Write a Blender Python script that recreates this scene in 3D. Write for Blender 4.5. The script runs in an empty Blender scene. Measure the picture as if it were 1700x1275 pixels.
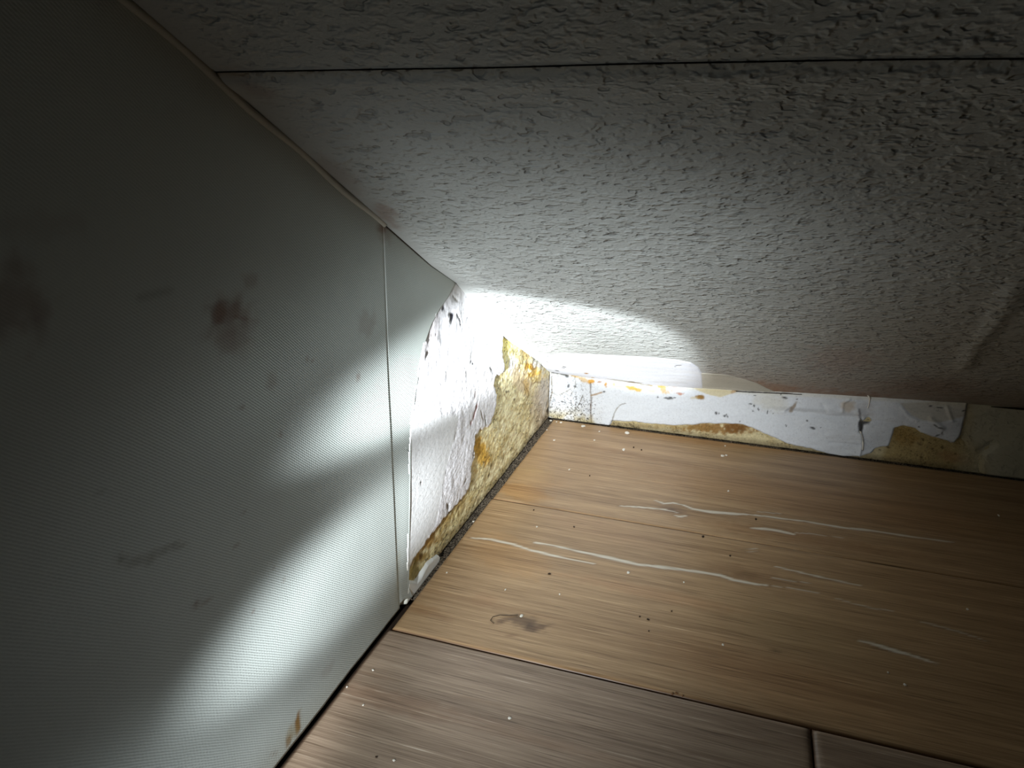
import bpy, math
import numpy as np
from mathutils import Vector, Matrix

# ------------------------------------------------------------------ camera, world, torch, exposure
S = 0.4                                    # one drawing unit is 0.4 m
C = bpy.context.scene
PP = np.array([850., 637.5])
VX, VY = np.array([-3066., 173.]), np.array([1264., 243.])
FPX = math.sqrt(-np.dot(VX - PP, VY - PP))
def cam_ray(p): return np.array([(p[0]-PP[0])/FPX, -(p[1]-PP[1])/FPX, -1.])
_ax = -cam_ray(VX); _ax /= np.linalg.norm(_ax)
_ay = cam_ray(VY); _ay /= np.linalg.norm(_ay)
RC = np.array([_ax, _ay, np.cross(_ax, _ay)])
_c0 = RC @ cam_ray((912, 694))
# the floor corner of the two walls is the origin
EYE = -_c0*(-.75/_c0[2])
cd = bpy.data.cameras.new('camera'); cam = bpy.data.objects.new('camera', cd); C.collection.objects.link(cam)
cd.sensor_fit = 'HORIZONTAL'; cd.sensor_width = 36; cd.lens = FPX/1700*36; cd.clip_start = .005
cam.matrix_world = Matrix.Translation(Vector(EYE*S)) @ Matrix(RC.tolist()).to_4x4()
C.camera = cam

w = bpy.data.worlds.new('world'); C.world = w; w.use_nodes = True
w.node_tree.nodes['Background'].inputs[0].default_value = (1.0, .95, .55, 1)
w.node_tree.nodes['Background'].inputs[1].default_value = .0022
C.view_settings.view_transform = 'Standard'; C.view_settings.look = 'None'
C.view_settings.exposure = 0; C.view_settings.gamma = 1; C.view_settings.use_curve_mapping = False

class X:                                   # tiny arithmetic on shader sockets
    def __init__(s, t, o): s.t, s.o = t, o
    def m(s, op, b=None, c=None, clamp=False):
        n = s.t.nodes.new('ShaderNodeMath'); n.operation = op; n.use_clamp = clamp
        for i, v in enumerate((s, b, c)):
            if v is None: continue
            if isinstance(v, X): s.t.links.new(v.o, n.inputs[i])
            else: n.inputs[i].default_value = v
        return X(s.t, n.outputs[0])
    def __add__(s, b): return s.m('ADD', b)
    def __sub__(s, b): return s.m('SUBTRACT', b)
    def __mul__(s, b): return s.m('MULTIPLY', b)
    def __truediv__(s, b): return s.m('DIVIDE', b)
    def gauss(s): return (s*-1.).m('EXPONENT')
    def step(s, lo, hi):                   # smooth 0..1
        n = s.t.nodes.new('ShaderNodeMapRange'); n.interpolation_type = 'SMOOTHSTEP'
        s.t.links.new(s.o, n.inputs[0]); n.inputs[1].default_value = lo; n.inputs[2].default_value = hi
        if lo > hi:
            n.inputs[1].default_value = hi; n.inputs[2].default_value = lo; n.inputs[3].default_value = 1; n.inputs[4].default_value = 0
        return X(s.t, n.outputs[0])

# the torch, held low and left of the camera near the left wall; its lens throws a hot oval,
# a second lobe raking down the wall and a wide soft spill
TA, TT = np.array([.15, -2.15, .45]), np.array([0, -.5, .3])
ld = bpy.data.lights.new('torch_light', 'SPOT'); ld.energy = 6.8; ld.shadow_soft_size = .006
ld.spot_size = math.radians(165); ld.spot_blend = .3; ld.color = (1, 1, 1)
lo = bpy.data.objects.new('torch_light', ld); C.collection.objects.link(lo)
td = TT-TA; td /= np.linalg.norm(td); tx = np.cross(td, [0, 0, 1]); tx /= np.linalg.norm(tx); ty = np.cross(tx, td)
lo.matrix_world = Matrix.Translation(Vector(TA*S)) @ Matrix(np.array([tx, ty, -td]).T.tolist()).to_4x4()
ld.use_nodes = True; nt = ld.node_tree
gm = nt.nodes.new('ShaderNodeNewGeometry')
def dotv(v):
    n = nt.nodes.new('ShaderNodeVectorMath'); n.operation = 'DOT_PRODUCT'
    nt.links.new(gm.outputs['Normal'], n.inputs[0]); n.inputs[1].default_value = tuple(v); return X(nt, n.outputs['Value'])
gd = dotv(td); gu = dotv(tx)/gd; gv = dotv(ty)/gd
def oval(cu, cv, a, b, deg, e0, e1, pw=2.):
    c, s_ = math.cos(math.radians(deg)), math.sin(math.radians(deg))
    p = (((gu-cu)*c + (gv-cv)*s_)/a).m('ABSOLUTE'); q = (((gv-cv)*c - (gu-cu)*s_)/b).m('ABSOLUTE')
    r = p.m('POWER', pw) + q.m('POWER', pw)
    return r, r.m('POWER', 1/pw).step(e1, e0)
_, o1 = oval(.092, .028, .150, .090, -8, .78, 1.06, 3.)
_, o2 = oval(-.052, -.172, .130, .036, 73, .50, 1.12)
rh, _ = oval(-.02, .01, .075, .085, 0, 0, 1)
rb, _ = oval(-.035, -.12, .10, .10, 0, 0, 1)
lft = (gu-.11).m('MINIMUM', 0.)/.122; rgt = (gu-.11).m('MAXIMUM', 0.)/.28; vv_ = (gv+.06)/.27
ga_, _ = oval(.0, .14, .050, .075, 0, 0, 1)
r2_ = rgt*rgt
_, o3 = oval(.006, -.085, .056, .15, 6, .50, 1.12, 2.5)
gb_, _ = oval(-.065, -.36, .055, .11, 0, 0, 1)
gc_, _ = oval(.33, .22, .18, .13, 10, 0, 1)
spill = gc_.gauss()*.50 + (lft*lft + r2_ + r2_*r2_*.50 + vv_*vv_ + vv_*vv_*vv_*vv_*.03).gauss()*3.75 + ga_.gauss()*2.0 + gb_.gauss()*2.4 + .012
prof = spill + o1*(rh.gauss()*20. + 9.) + o2*(rb.gauss()*4.5 + 5.6) + o3*3.8
em = nt.nodes['Emission']; nt.links.new(prof.o, em.inputs['Strength'])
em.inputs['Color'].default_value = (.905, .975, 1.03, 1)

# ------------------------------------------------------------------ plane helpers
def _hit(p, n, d): r = RC @ cam_ray(p); t = (d-n@EYE)/(n@r); return EYE+r*t
def PX(ps, off=0): return np.array([_hit(p, np.array([1., 0, 0]), off)[1:] for p in ps])          # (y, z) on the left wall
def PY(ps): return np.array([_hit(p, np.array([0, 1., 0]), 0)[[0, 2]] for p in ps])       # (x, z) on the knee wall
def PZ(ps): return np.array([_hit(p, np.array([0, 0, 1.]), 0)[:2] for p in ps])           # (x, y) on the floor
def PC(ps): return np.array([_hit(p, np.array([-.035, .52, 1.]), .141)[:2] for p in ps])  # (x, y) under the slope
def sst(a, lo, hi):
    t = np.clip((a-lo)/(hi-lo), 0, 1); return t*t*(3-2*t)
def ceil_z(x, y):
    z = .141 + .035*x - .52*y
    dy = np.interp(y, [-1.1, -.8, -.685, -.6, -.568, -.489, -.35, -.15, 0], [0, .002, .011, -.004, -.011, -.018, -.012, -.003, 0])
    dx = np.interp(x, [0, .1, .276, .509, .638, .85, 1.08], [0, -.008, -.016, -.014, -.009, -.003, 0])
    return z + dy*np.exp(-np.maximum(x, 0)/.12) + dx*np.exp(np.minimum(y, 0)/.10)

_rng = np.random.default_rng(7); _T = _rng.random((256, 256))
def vnoise(a, b, sc, seed=0):
    a = np.asarray(a)*sc + seed*17.3; b = np.asarray(b)*sc + seed*7.9
    i, j = np.floor(a).astype(int), np.floor(b).astype(int); u, v = a-i, b-j
    u = u*u*(3-2*u); v = v*v*(3-2*v); g = lambda p, q: _T[p & 255, q & 255]
    return (g(i, j)*(1-u)+g(i+1, j)*u)*(1-v) + (g(i, j+1)*(1-u)+g(i+1, j+1)*u)*v
def fbm(a, b, sc, seed=0, o=4, k=.5):
    r = 0; t = 0; am = 1
    for q in range(o): r = r+am*vnoise(a, b, sc*2**q, seed+q*3); t += am; am *= k
    return r/t
def sd_poly(a, b, poly):                   # signed distance, inside positive
    poly = np.asarray(poly); d = np.full(a.shape, 1e9); ins = np.zeros(a.shape, bool)
    for k in range(len(poly)):
        (x0, y0), (x1, y1) = poly[k], poly[(k+1) % len(poly)]
        ex, ey = x1-x0, y1-y0; L = ex*ex+ey*ey+1e-12
        t = np.clip(((a-x0)*ex+(b-y0)*ey)/L, 0, 1); d = np.minimum(d, np.hypot(a-x0-t*ex, b-y0-t*ey))
        if y0 != y1:
            c = ((y0 > b) != (y1 > b)) & (a < (x1-x0)*(b-y0)/(y1-y0)+x0); ins ^= c
    return np.where(ins, d, -d)
def d_line(a, b, pts):                     # distance and position 0..1 along a polyline
    pts = np.asarray(pts); d = np.full(a.shape, 1e9); s = np.zeros(a.shape)
    n = len(pts)-1
    for k in range(n):
        (x0, y0), (x1, y1) = pts[k], pts[k+1]; ex, ey = x1-x0, y1-y0
        t = np.clip(((a-x0)*ex+(b-y0)*ey)/(ex*ex+ey*ey+1e-12), 0, 1); q = np.hypot(a-x0-t*ex, b-y0-t*ey)
        s = np.where(q < d, (k+t)/n, s); d = np.minimum(d, q)
    return d, s
def mix(c, m, col):
    m = np.clip(m, 0, 1)[:, None]; return c*(1-m) + np.array(col)*m
def lin(r, g, b): return tuple(((v/255+.055)/1.055)**2.4 if v > 10 else v/255/12.92 for v in (r, g, b))
def blob(a, b, P, cx, cy, lx, ly, deg=0, soft=.35, rag=.0, seed=0):   # oval mark given by its outline in the survey of the wall
    r = math.radians(deg); k = np.array([(cx, cy), (cx+lx*math.cos(r), cy+lx*math.sin(r)), (cx-ly*math.sin(r), cy+ly*math.cos(r))])
    q = P(k); M = np.array([q[1]-q[0], q[2]-q[0]]).T; iv = np.linalg.inv(M)
    u = iv[0, 0]*(a-q[0, 0])+iv[0, 1]*(b-q[0, 1]); v = iv[1, 0]*(a-q[0, 0])+iv[1, 1]*(b-q[0, 1])
    rr = np.hypot(u, v) + rag*(fbm(a, b, 90, seed+5)-.5)*2
    return 1-sst(rr, 1-soft, 1+soft)

# ------------------------------------------------------------------ mesh helpers
def link(name, me, mat=None, parent=None, kind=None):
    o = bpy.data.objects.new(name, me); C.collection.objects.link(o)
    if mat: me.materials.append(mat)
    if parent: o.parent = parent
    if kind: o['kind'] = kind
    return o
def mesh_np(name, V, F, col=None, att=None, smooth=True):
    me = bpy.data.meshes.new(name); V = np.asarray(V, dtype=np.float32)*S
    F = np.asarray(F, dtype=np.int32); n = len(F); k = F.shape[1]
    me.vertices.add(len(V)); me.vertices.foreach_set('co', V.ravel())
    me.loops.add(n*k); me.loops.foreach_set('vertex_index', F.ravel())
    me.polygons.add(n); me.polygons.foreach_set('loop_start', np.arange(0, n*k, k, dtype=np.int32))
    me.polygons.foreach_set('loop_total', np.full(n, k, dtype=np.int32))
    me.polygons.foreach_set('use_smooth', np.full(n, smooth))
    if col is not None:
        a = me.color_attributes.new('Col', 'FLOAT_COLOR', 'POINT')
        a.data.foreach_set('color', np.c_[col, np.ones(len(col))].astype(np.float32).ravel())
    for kx, v in (att or {}).items():
        a = me.attributes.new(kx, 'FLOAT', 'POINT'); a.data.foreach_set('value', v.astype(np.float32))
    me.update(calc_edges=True); me.validate(); return me
def axis(parts):                           # [(start, stop, step), ...] -> knots
    r = []
    for s0, s1, st in parts: r += list(np.linspace(s0, s1, max(2, int(round((s1-s0)/st))+1)))[:-1]
    return np.array(r+[parts[-1][1]])
TO3 = {'x': lambda a, b, h: np.c_[h, a, b], 'y': lambda a, b, h: np.c_[a, -h, b], 'z': lambda a, b, h: np.c_[a, b, h],
       'c': lambda a, b, h: np.c_[a, b, ceil_z(a, b)-h]}
def sheet(name, plane, A, B, fn, mat, parent, keep=None, kind=None, thick=.006):
    """height field over a wall plane; fn(a, b) -> (height, colour, attributes); closed behind so that it has thickness"""
    ga, gb = np.meshgrid(A, B, indexing='ij'); a, b = ga.ravel(), gb.ravel()
    na, nb = ga.shape; i = np.arange(na*nb).reshape(na, nb)
    F = np.stack([i[:-1, :-1], i[1:, :-1], i[1:, 1:], i[:-1, 1:]], -1).reshape(-1, 4)
    if keep is not None:
        k = keep(a, b); F = F[k[F].any(1)]
        used = np.unique(F); rm = np.full(na*nb, -1); rm[used] = np.arange(len(used)); F = rm[F]; a, b = a[used], b[used]
    h, col, att = fn(a, b); V = TO3[plane](a, b, h)
    n = len(V)
    # rim: walk the boundary edges and drop them back by the sheet's thickness
    E = np.concatenate([F[:, [0, 1]], F[:, [1, 2]], F[:, [2, 3]], F[:, [3, 0]]])
    key = np.sort(E, 1); key = key[:, 0].astype(np.int64)*n+key[:, 1]
    u, ix, ct = np.unique(key, return_index=True, return_counts=True); Bd = E[ix[ct == 1]]
    bv = np.unique(Bd); rm = np.full(n, -1); rm[bv] = n+np.arange(len(bv))
    V = np.r_[V, TO3[plane](a[bv], b[bv], h[bv]-thick)]
    F2 = np.c_[Bd[:, 1], Bd[:, 0], rm[Bd[:, 0]], rm[Bd[:, 1]]]
    F = np.r_[F, F2]
    if plane in ('y', 'z') : pass
    flip = {'x': False, 'y': False, 'z': False, 'c': True}[plane]
    if flip: F = F[:, ::-1]
    col = np.r_[col, col[bv]]; att = {k: np.r_[v, v[bv]] for k, v in (att or {}).items()}
    return link(name, mesh_np(name, V, F, np.clip(col, 0, 1), att), mat, parent, kind)
def box(name, lo_, hi_, mat, parent=None, kind=None):
    x0, y0, z0 = lo_; x1, y1, z1 = hi_
    V = [(x0, y0, z0), (x1, y0, z0), (x1, y1, z0), (x0, y1, z0), (x0, y0, z1), (x1, y0, z1), (x1, y1, z1), (x0, y1, z1)]
    F = [(0, 3, 2, 1), (4, 5, 6, 7), (0, 1, 5, 4), (1, 2, 6, 5), (2, 3, 7, 6), (3, 0, 4, 7)]
    return link(name, mesh_np(name, V, F, smooth=False), mat, parent, kind)
def tube(name, pts, rad, mat, parent=None, nseg=6, col=None):
    pts = np.array(pts, float); V = []; F = []; n = len(pts)
    rad = np.broadcast_to(rad, (n,))
    for k in range(n):
        t = pts[min(k+1, n-1)]-pts[max(k-1, 0)]; t /= np.linalg.norm(t)+1e-9
        u = np.cross(t, [.3, .2, 1.]); u /= np.linalg.norm(u); v = np.cross(t, u)
        for q in range(nseg):
            g = 2*math.pi*q/nseg; V.append(pts[k]+rad[k]*(u*math.cos(g)+v*math.sin(g)))
    for k in range(n-1):
        for q in range(nseg): F.append((k*nseg+q, k*nseg+(q+1) % nseg, (k+1)*nseg+(q+1) % nseg, (k+1)*nseg+q))
    return link(name, mesh_np(name, V, F), mat, parent)

# ------------------------------------------------------------------ materials
def new_mat(name, rough=.8, spec=.3):
    m = bpy.data.materials.new(name); m.use_nodes = True; b = m.node_tree.nodes['Principled BSDF']
    b.inputs['Roughness'].default_value = rough; b.inputs['Specular IOR Level'].default_value = spec
    return m, m.node_tree, b
def N(t, kind, **kw):
    n = t.nodes.new(kind)
    for k, v in kw.items():
        if k in n.inputs: n.inputs[k].default_value = v
        else: setattr(n, k, v)
    return n
def objco(t): return t.nodes.new('ShaderNodeTexCoord').outputs['Object']
def mapped(t, scale, rot=(0, 0, 0)):
    m = N(t, 'ShaderNodeMapping'); m.inputs['Scale'].default_value = scale; m.inputs['Rotation'].default_value = rot
    t.links.new(objco(t), m.inputs[0]); return m.outputs[0]
def noise(t, vec, scale, detail=3, rough=.5):
    n = N(t, 'ShaderNodeTexNoise', Scale=scale, Detail=detail, Roughness=rough); t.links.new(vec, n.inputs['Vector']); return X(t, n.outputs['Fac'])
def vcol(t):
    n = N(t, 'ShaderNodeVertexColor'); n.layer_name = 'Col'; return n.outputs[0]
def attr(t, name):
    n = N(t, 'ShaderNodeAttribute'); n.attribute_name = name; return X(t, n.outputs['Fac'])
def mulcol(t, c, f):                       # colour times a factor socket
    n = N(t, 'ShaderNodeVectorMath', operation='SCALE'); t.links.new(c, n.inputs[0]); t.links.new(f.o, n.inputs['Scale']); return n.outputs[0]
def mixcol(t, f, a, b):
    n = N(t, 'ShaderNodeMix', data_type='RGBA'); t.links.new(f.o, n.inputs[0])
    if isinstance(a, tuple): n.inputs[6].default_value = a+(1,)
    else: t.links.new(a, n.inputs[6])
    if isinstance(b, tuple): n.inputs[7].default_value = b+(1,)
    else: t.links.new(b, n.inputs[7])
    return n.outputs[2]
def bump(t, b, h, dist, strength=1):
    n = N(t, 'ShaderNodeBump', Distance=dist, Strength=strength); t.links.new(h.o, n.inputs['Height']); t.links.new(n.outputs[0], b.inputs['Normal'])
def sep(t, v):
    n = N(t, 'ShaderNodeSeparateXYZ'); t.links.new(v, n.inputs[0]); return [X(t, o) for o in n.outputs]

# glass-fibre wallpaper with a diagonal twill
m_fab, t, b = new_mat('woven_wallpaper', .75, .25)
x, y, z = sep(t, objco(t))
wob = noise(t, objco(t), 60, 2)*2.2 + noise(t, objco(t), 380, 2)*.7
g = math.radians(-40)
ph = (y*math.sin(-g) + z*math.cos(g))*(2*math.pi/.00112) + wob*1.6
tw = ph.m('SINE')*.5+.5
th = (y*(2*math.pi/.0017)).m('SINE')*.5+.5
zz = (z*(2*math.pi/.0015) + wob*1.2).m('SINE')*.5+.5
brk = noise(t, mapped(t, (1, 420, 900)), 1, 2)
h = tw*(brk*.9+.35) + th*.15 + zz*.35 + noise(t, objco(t), 900, 2)*.6
bump(t, b, h, .000062, 1)
pin = (tw*(brk-.1)).step(.10, .0)*.07
t.links.new(mulcol(t, vcol(t), (noise(t, objco(t), 25, 4)*.14 - pin + .94)), b.inputs['Base Color'])

# woodchip paper of the slope
m_chip, t, b = new_mat('woodchip_wallpaper', .8, .25)
n1 = noise(t, mapped(t, (135, 175, 150), (0, 0, .3)), 1, 2, .5); n2_ = noise(t, mapped(t, (-120, 150, 170)), 1, 2, .55)
amt = attr(t, 'chip')
p1 = n1.step(.40, .30); p2 = n2_.step(.39, .30)
h = (n2_.step(.50, .70)*.55 + n1.step(.55, .70)*.35 - p1*.55 - p2*.5 + noise(t, objco(t), 420, 2)*.30)*amt
bump(t, b, h, .0015, 1)
pit = (p1*.24 + p2*.20)*amt  # shade in the woodchip pits, put into the colour besides the bump
t.links.new(mulcol(t, vcol(t), noise(t, objco(t), 30, 3)*.16+.92-pit), b.inputs['Base Color'])

# plaster, filler and torn paper; 'mould' gives how thickly it is peppered with dark specks, 'rough' its grain
m_pl, t, b = new_mat('plaster_and_filler', .85, .2)
mo, ro = attr(t, 'mould'), attr(t, 'grain')
pv = mapped(t, (1, .45, 1)); sp = noise(t, pv, 520, 3, .65); sp2 = noise(t, pv, 210, 5, .7)
dots = (sp + mo*-.10).step(.385, .31)*mo.m('SQRT') + (sp2 + mo*-.06).step(.36, .30)*mo.m('SQRT')
c = mulcol(t, vcol(t), noise(t, pv, 430, 4, .75)*ro*1.7 + (ro*-.72+1.))
c = mixcol(t, (dots*.75).m('MINIMUM', .85), c, (.05, .035, .018))
t.links.new(c, b.inputs['Base Color'])
bump(t, b, noise(t, pv, 420, 4, .65)*ro + noise(t, mapped(t, (30, 60, 160)), 3, 3)*.25 - dots*.3, .00075, 1)

# dark sealing strip between floor and wall
m_gap, t, b = new_mat('speckled_sealing_strip', .9, .2)
k = noise(t, objco(t), 900, 3, .7).step(.42, .60)
t.links.new(mixcol(t, k, lin(30, 20, 12), lin(150, 135, 115)), b.inputs['Base Color']); bump(t, b, k, .0008)
m_dark, t, b = new_mat('dark_joint', .95, .1); b.inputs['Base Color'].default_value = (.030, .020, .013, 1)
m_core, t, b = new_mat('screed', .95, .1)
t.links.new(mixcol(t, noise(t, objco(t), 40, 4), (.03, .022, .015), (.09, .07, .05)), b.inputs['Base Color'])

# laminate boards: the grain runs along x
def wood_mat(name, lo_, hi_, pale, k):
    m, t, b = new_mat(name, .42, .4)
    f = noise(t, mapped(t, (9, 380, 1)), 1.0, 5, .62); g = noise(t, mapped(t, (2.6, 70, 1)), 1.0, 4, .6)
    fine = noise(t, mapped(t, (26, 1100, 1)), 1, 3, .6)
    c = mixcol(t, ((f-.5)*1.1+(g-.5)*1.2+(fine-.5)*1.5+.5).m('MAXIMUM', 0.).m('MINIMUM', 1.), lo_, hi_)
    c = mixcol(t, fine.step(.60, .72)*f.step(.45, .62)*k, c, pale)
    n = N(t, 'ShaderNodeMix', data_type='RGBA', blend_type='MULTIPLY'); n.inputs[0].default_value = 1
    t.links.new(c, n.inputs[6]); t.links.new(vcol(t), n.inputs[7])
    c = mixcol(t, attr(t, 'lime'), n.outputs[2], lin(222, 214, 196))
    dk = fine.step(.40, .30)*.35
    t.links.new(mulcol(t, c, dk*-1.+1.), b.inputs['Base Color'])
    t.links.new((fine*.12+.36).o, b.inputs['Roughness'])
    bump(t, b, fine*.6+f*.4 - attr(t, 'lime')*.8, .00018, 1)
    return m
m_wood = [wood_mat('laminate_warm_oak', lin(130, 99, 66), lin(196, 163, 122), lin(224, 200, 164), .55),
          wood_mat('laminate_grey_oak', lin(108, 87, 69), lin(178, 155, 132), lin(208, 196, 178), .9)]
m_flake, t, b = new_mat('paint_flake', .7, .3)
b.inputs['Base Color'].default_value = lin(232, 226, 212)+(1,)
m_grit, t, b = new_mat('dark_grit', .9, .2); b.inputs['Base Color'].default_value = lin(52, 38, 28)+(1,)

# ------------------------------------------------------------------ floor
YA, YB, XJ, GX = -.5197, -1.0012, .6452, .0095
floor = box('floor', (-.05, -4.2, -.10), (3.0, .03, -.032), m_core, kind='structure')
LIMES = [  # pale cracks printed in the oak: outline points, half width
    ([(1028, 840), (1050, 841), (1075, 843), (1104, 846), (1125, 851)], .0032), ([(1088, 831), (1102, 836), (1118, 835), (1136, 839)], .0034),
    ([(1136, 839), (1150, 845), (1180, 850), (1220, 853), (1240, 854)], .0056), ([(1240, 854), (1270, 857), (1300, 861), (1340, 866)], .0032),
    ([(1335, 865), (1370, 871), (1400, 876), (1440, 880), (1500, 889), (1580, 900)], .0050), ([(1120, 855), (1128, 858), (1140, 856)], .0030),
    ([(1250, 877), (1270, 878), (1295, 882), (1318, 887)], .0058), ([(1312, 884), (1345, 886), (1400, 893)], .0016),
    ([(1256, 849), (1275, 851), (1298, 853)], .0018),
    ([(780, 893), (812, 895), (850, 903), (880, 913), (930, 925), (985, 936)], .0040),
    ([(890, 901), (920, 906), (960, 915), (1020, 928), (1060, 937), (1110, 943), (1150, 948), (1195, 955), (1218, 963), (1250, 969), (1275, 972)], .0052),
    ([(1275, 972), (1320, 977), (1360, 985)], .0018), ([(1285, 940), (1320, 948), (1350, 955), (1380, 962), (1430, 972)], .0026),
    ([(1280, 958), (1310, 964), (1345, 968)], .0018), ([(1385, 992), (1410, 1000), (1450, 1010), (1480, 1014)], .0020),
    ([(1425, 1063), (1450, 1069), (1485, 1080), (1520, 1090), (1552, 1101)], .0046), ([(1522, 1030), (1560, 1040), (1600, 1051), (1640, 1065)], .0024),
 ([(1232, 912), (1245, 911), (1262, 911)], .0016), ([(1238, 917), (1262, 915)], .0012)]
LIMES = [(PZ(p), w_) for p, w_ in LIMES]
def floor_paint(row):
    def fn(a, b):
        col = np.ones((len(a), 3)); lime = np.zeros(len(a))
        for p, w_ in LIMES:
            if p[:, 1].min() > b.max()+.02 or p[:, 1].max() < b.min()-.02: continue
            d, s_ = d_line(a, b, p); ww = w_*(.35+.65*np.sin(np.pi*np.clip(s_, .04, .96))**.6)*(.7+.6*vnoise(a, b, 40, 3))
            lime = np.maximum(lime, (1-sst(d/ww, .55, 1.25))*(.85 if w_ > .0025 else .55))
            col = mix(col, (1-sst(d/(ww*3.2), .3, 1.2))*.38, (.48, .46, .46))
        tone = fbm(a*.6, b*3, 3, 11, 3)
        col = col*(.86+.28*tone)[:, None]
        def st(cx, cy, lx, ly, dg, c, k, soft=.5, rag=.4):
            nonlocal col; col = mix(col, blob(a, b, PZ, cx, cy, lx, ly, dg, soft, rag)*k, np.array(c)*1.0)
        if row == 0:
            st(870, 818, 42, 13, 12, (1.05, .78, .42), .55, .3); st(885, 790, 50, 18, 10, (1.08, .92, .72), .4)
            st(1118, 846, 22, 6, 8, (.55, .5, .5), .6, .3, .2); st(1115, 846, 6, 2.2, 8, (.32, .28, .28), .7)
            st(1350, 830, 330, 26, 9, (.86, .72, .55), .45); st(1330, 893, 190, 10, 9, (.60, .46, .33), .5)
            st(1250, 738, 220, 9, 6, (.88, .68, .46), .5)
            for k in range(6):
                st(1000+k*55, 745+k*11, 60, 2.0, 8, (.78, .68, .58), .45, .6)
        if row == 1:
            st(850, 925, 60, 32, 18, (1.04, .86, .60), .45); st(1000, 880, 120, 14, 12, (1.0, .93, .93), .6)
            st(875, 1034, 22, 9, 18, (.34, .29, .26), .85, .6, 1.0); st(880, 1039, 9, 4.5, 20, (.20, .17, .15), .8, .5, .8)
            st(897, 1041, 16, 3.5, -10, (.36, .30, .27), .8, .6, .7); st(833, 1031, 12, 4, -20, (.38, .31, .27), .8, .6, .8)
            st(850, 1055, 9, 2.5, 0, (.55, .45, .4), .6, .6, .7); st(806, 998, 20, 10, 0, (.88, .76, .72), .5, .7, 1)
            st(1240, 953, 22, 5, 8, (.42, .38, .32), .75, .6, .5); st(1250, 955, 70, 14, 12, (.66, .58, .52), .5)
            st(1289, 1081, 9, 3.5, 10, (.36, .33, .30), .8, .6, .5); st(1300, 1040, 110, 40, 15, (.82, .86, .80), .5, .8)
            st(1085, 985, 150, 10, 12, (.90, .72, .62), .4); st(1290, 1130, 200, 40, 16, (.95, .76, .62), .4, .8)
            st(690, 1010, 60, 9, 14, (.80, .66, .52), .5); st(800, 1000, 160, 4, 13, (.85, .78, .72), .5)
        if row == 2:
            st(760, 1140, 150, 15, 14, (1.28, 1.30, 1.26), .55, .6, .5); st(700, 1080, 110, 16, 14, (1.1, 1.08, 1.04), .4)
            st(650, 1165, 100, 18, 14, (.80, .66, .58), .6); st(850, 1215, 200, 12, 16, (.74, .64, .58), .5)
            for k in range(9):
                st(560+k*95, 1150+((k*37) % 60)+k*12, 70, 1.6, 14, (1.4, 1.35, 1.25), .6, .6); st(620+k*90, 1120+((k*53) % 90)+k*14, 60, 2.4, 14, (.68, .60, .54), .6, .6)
        return col, lime
    return fn
def plank(row, x0, x1, y0, y1, mat):
    g = .0016; paint = floor_paint(row)
    A = axis([(x0, min(x1, 1.35), .0062)] + ([(1.35, x1, .12)] if x1 > 1.35 else [])); B = axis([(y0, y1, .0034)]) if y0 > -1.8 else axis([(y0, -1.35, .1), (-1.35, y1, .0034)])
    def fn(a, b):
        e = np.minimum(np.minimum(a-x0, x1-a), np.minimum(b-y0, y1-b))
        col, lime = paint(a, b); k = sst(e, 0, .0045); bev = BEV[row]
        h = -bev*(1-k) + .0004*(fbm(a, b, 6, 4)-.5)
        if x0 < .1 and row < 2:                        # cut edge at the wall is chipped
            ch = (a-x0) < .006*vnoise(b, b*0, 90, 2); h = h - .004*ch
        col = mix(col, (1-sst(e, .0005, .003))*np.where(np.minimum(abs(b-YA), 1) < .004, .30, .75), (.30, .17, .10))
        return h, col, {'lime': lime*(e > .003)}
    return sheet('plank', 'z', A, B, fn, mat, floor, thick=.028)
BEV = [.0006, .0030, .0030]
G = .0013
plank(0, GX, 3.0, YA+.0003, -.006, m_wood[0])
plank(1, .0065, 3.0, YB+G, YA-.0003, m_wood[0])
plank(2, .0040, XJ-G, -2.6, YB-G, m_wood[1])
plank(2, XJ+G, 3.0, -2.6, YB-G, m_wood[1])
# sealing strip in the expansion gap
def fn(a, b):
    return -.006+.006*fbm(a, b, 70, 6)+.002*sst(-b, .7, 0), np.ones((len(a), 3)), None
sheet('sealing_strip', 'z', axis([(-.012, .016, .0035)]), axis([(-.90, 0, .005)]), fn, m_gap, floor, thick=.02)
sheet('open_joint', 'z', axis([(-.012, .016, .007)]), axis([(-2.6, -.9005, .02)]), lambda a, b: (-.016+0*a, np.ones((len(a), 3)), None), m_dark, floor, thick=.01)
sheet('sealing_strip', 'z', axis([(0, 1.4, .006)]), axis([(-.010, .012, .0045)]), fn, m_gap, floor, thick=.02)

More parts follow.
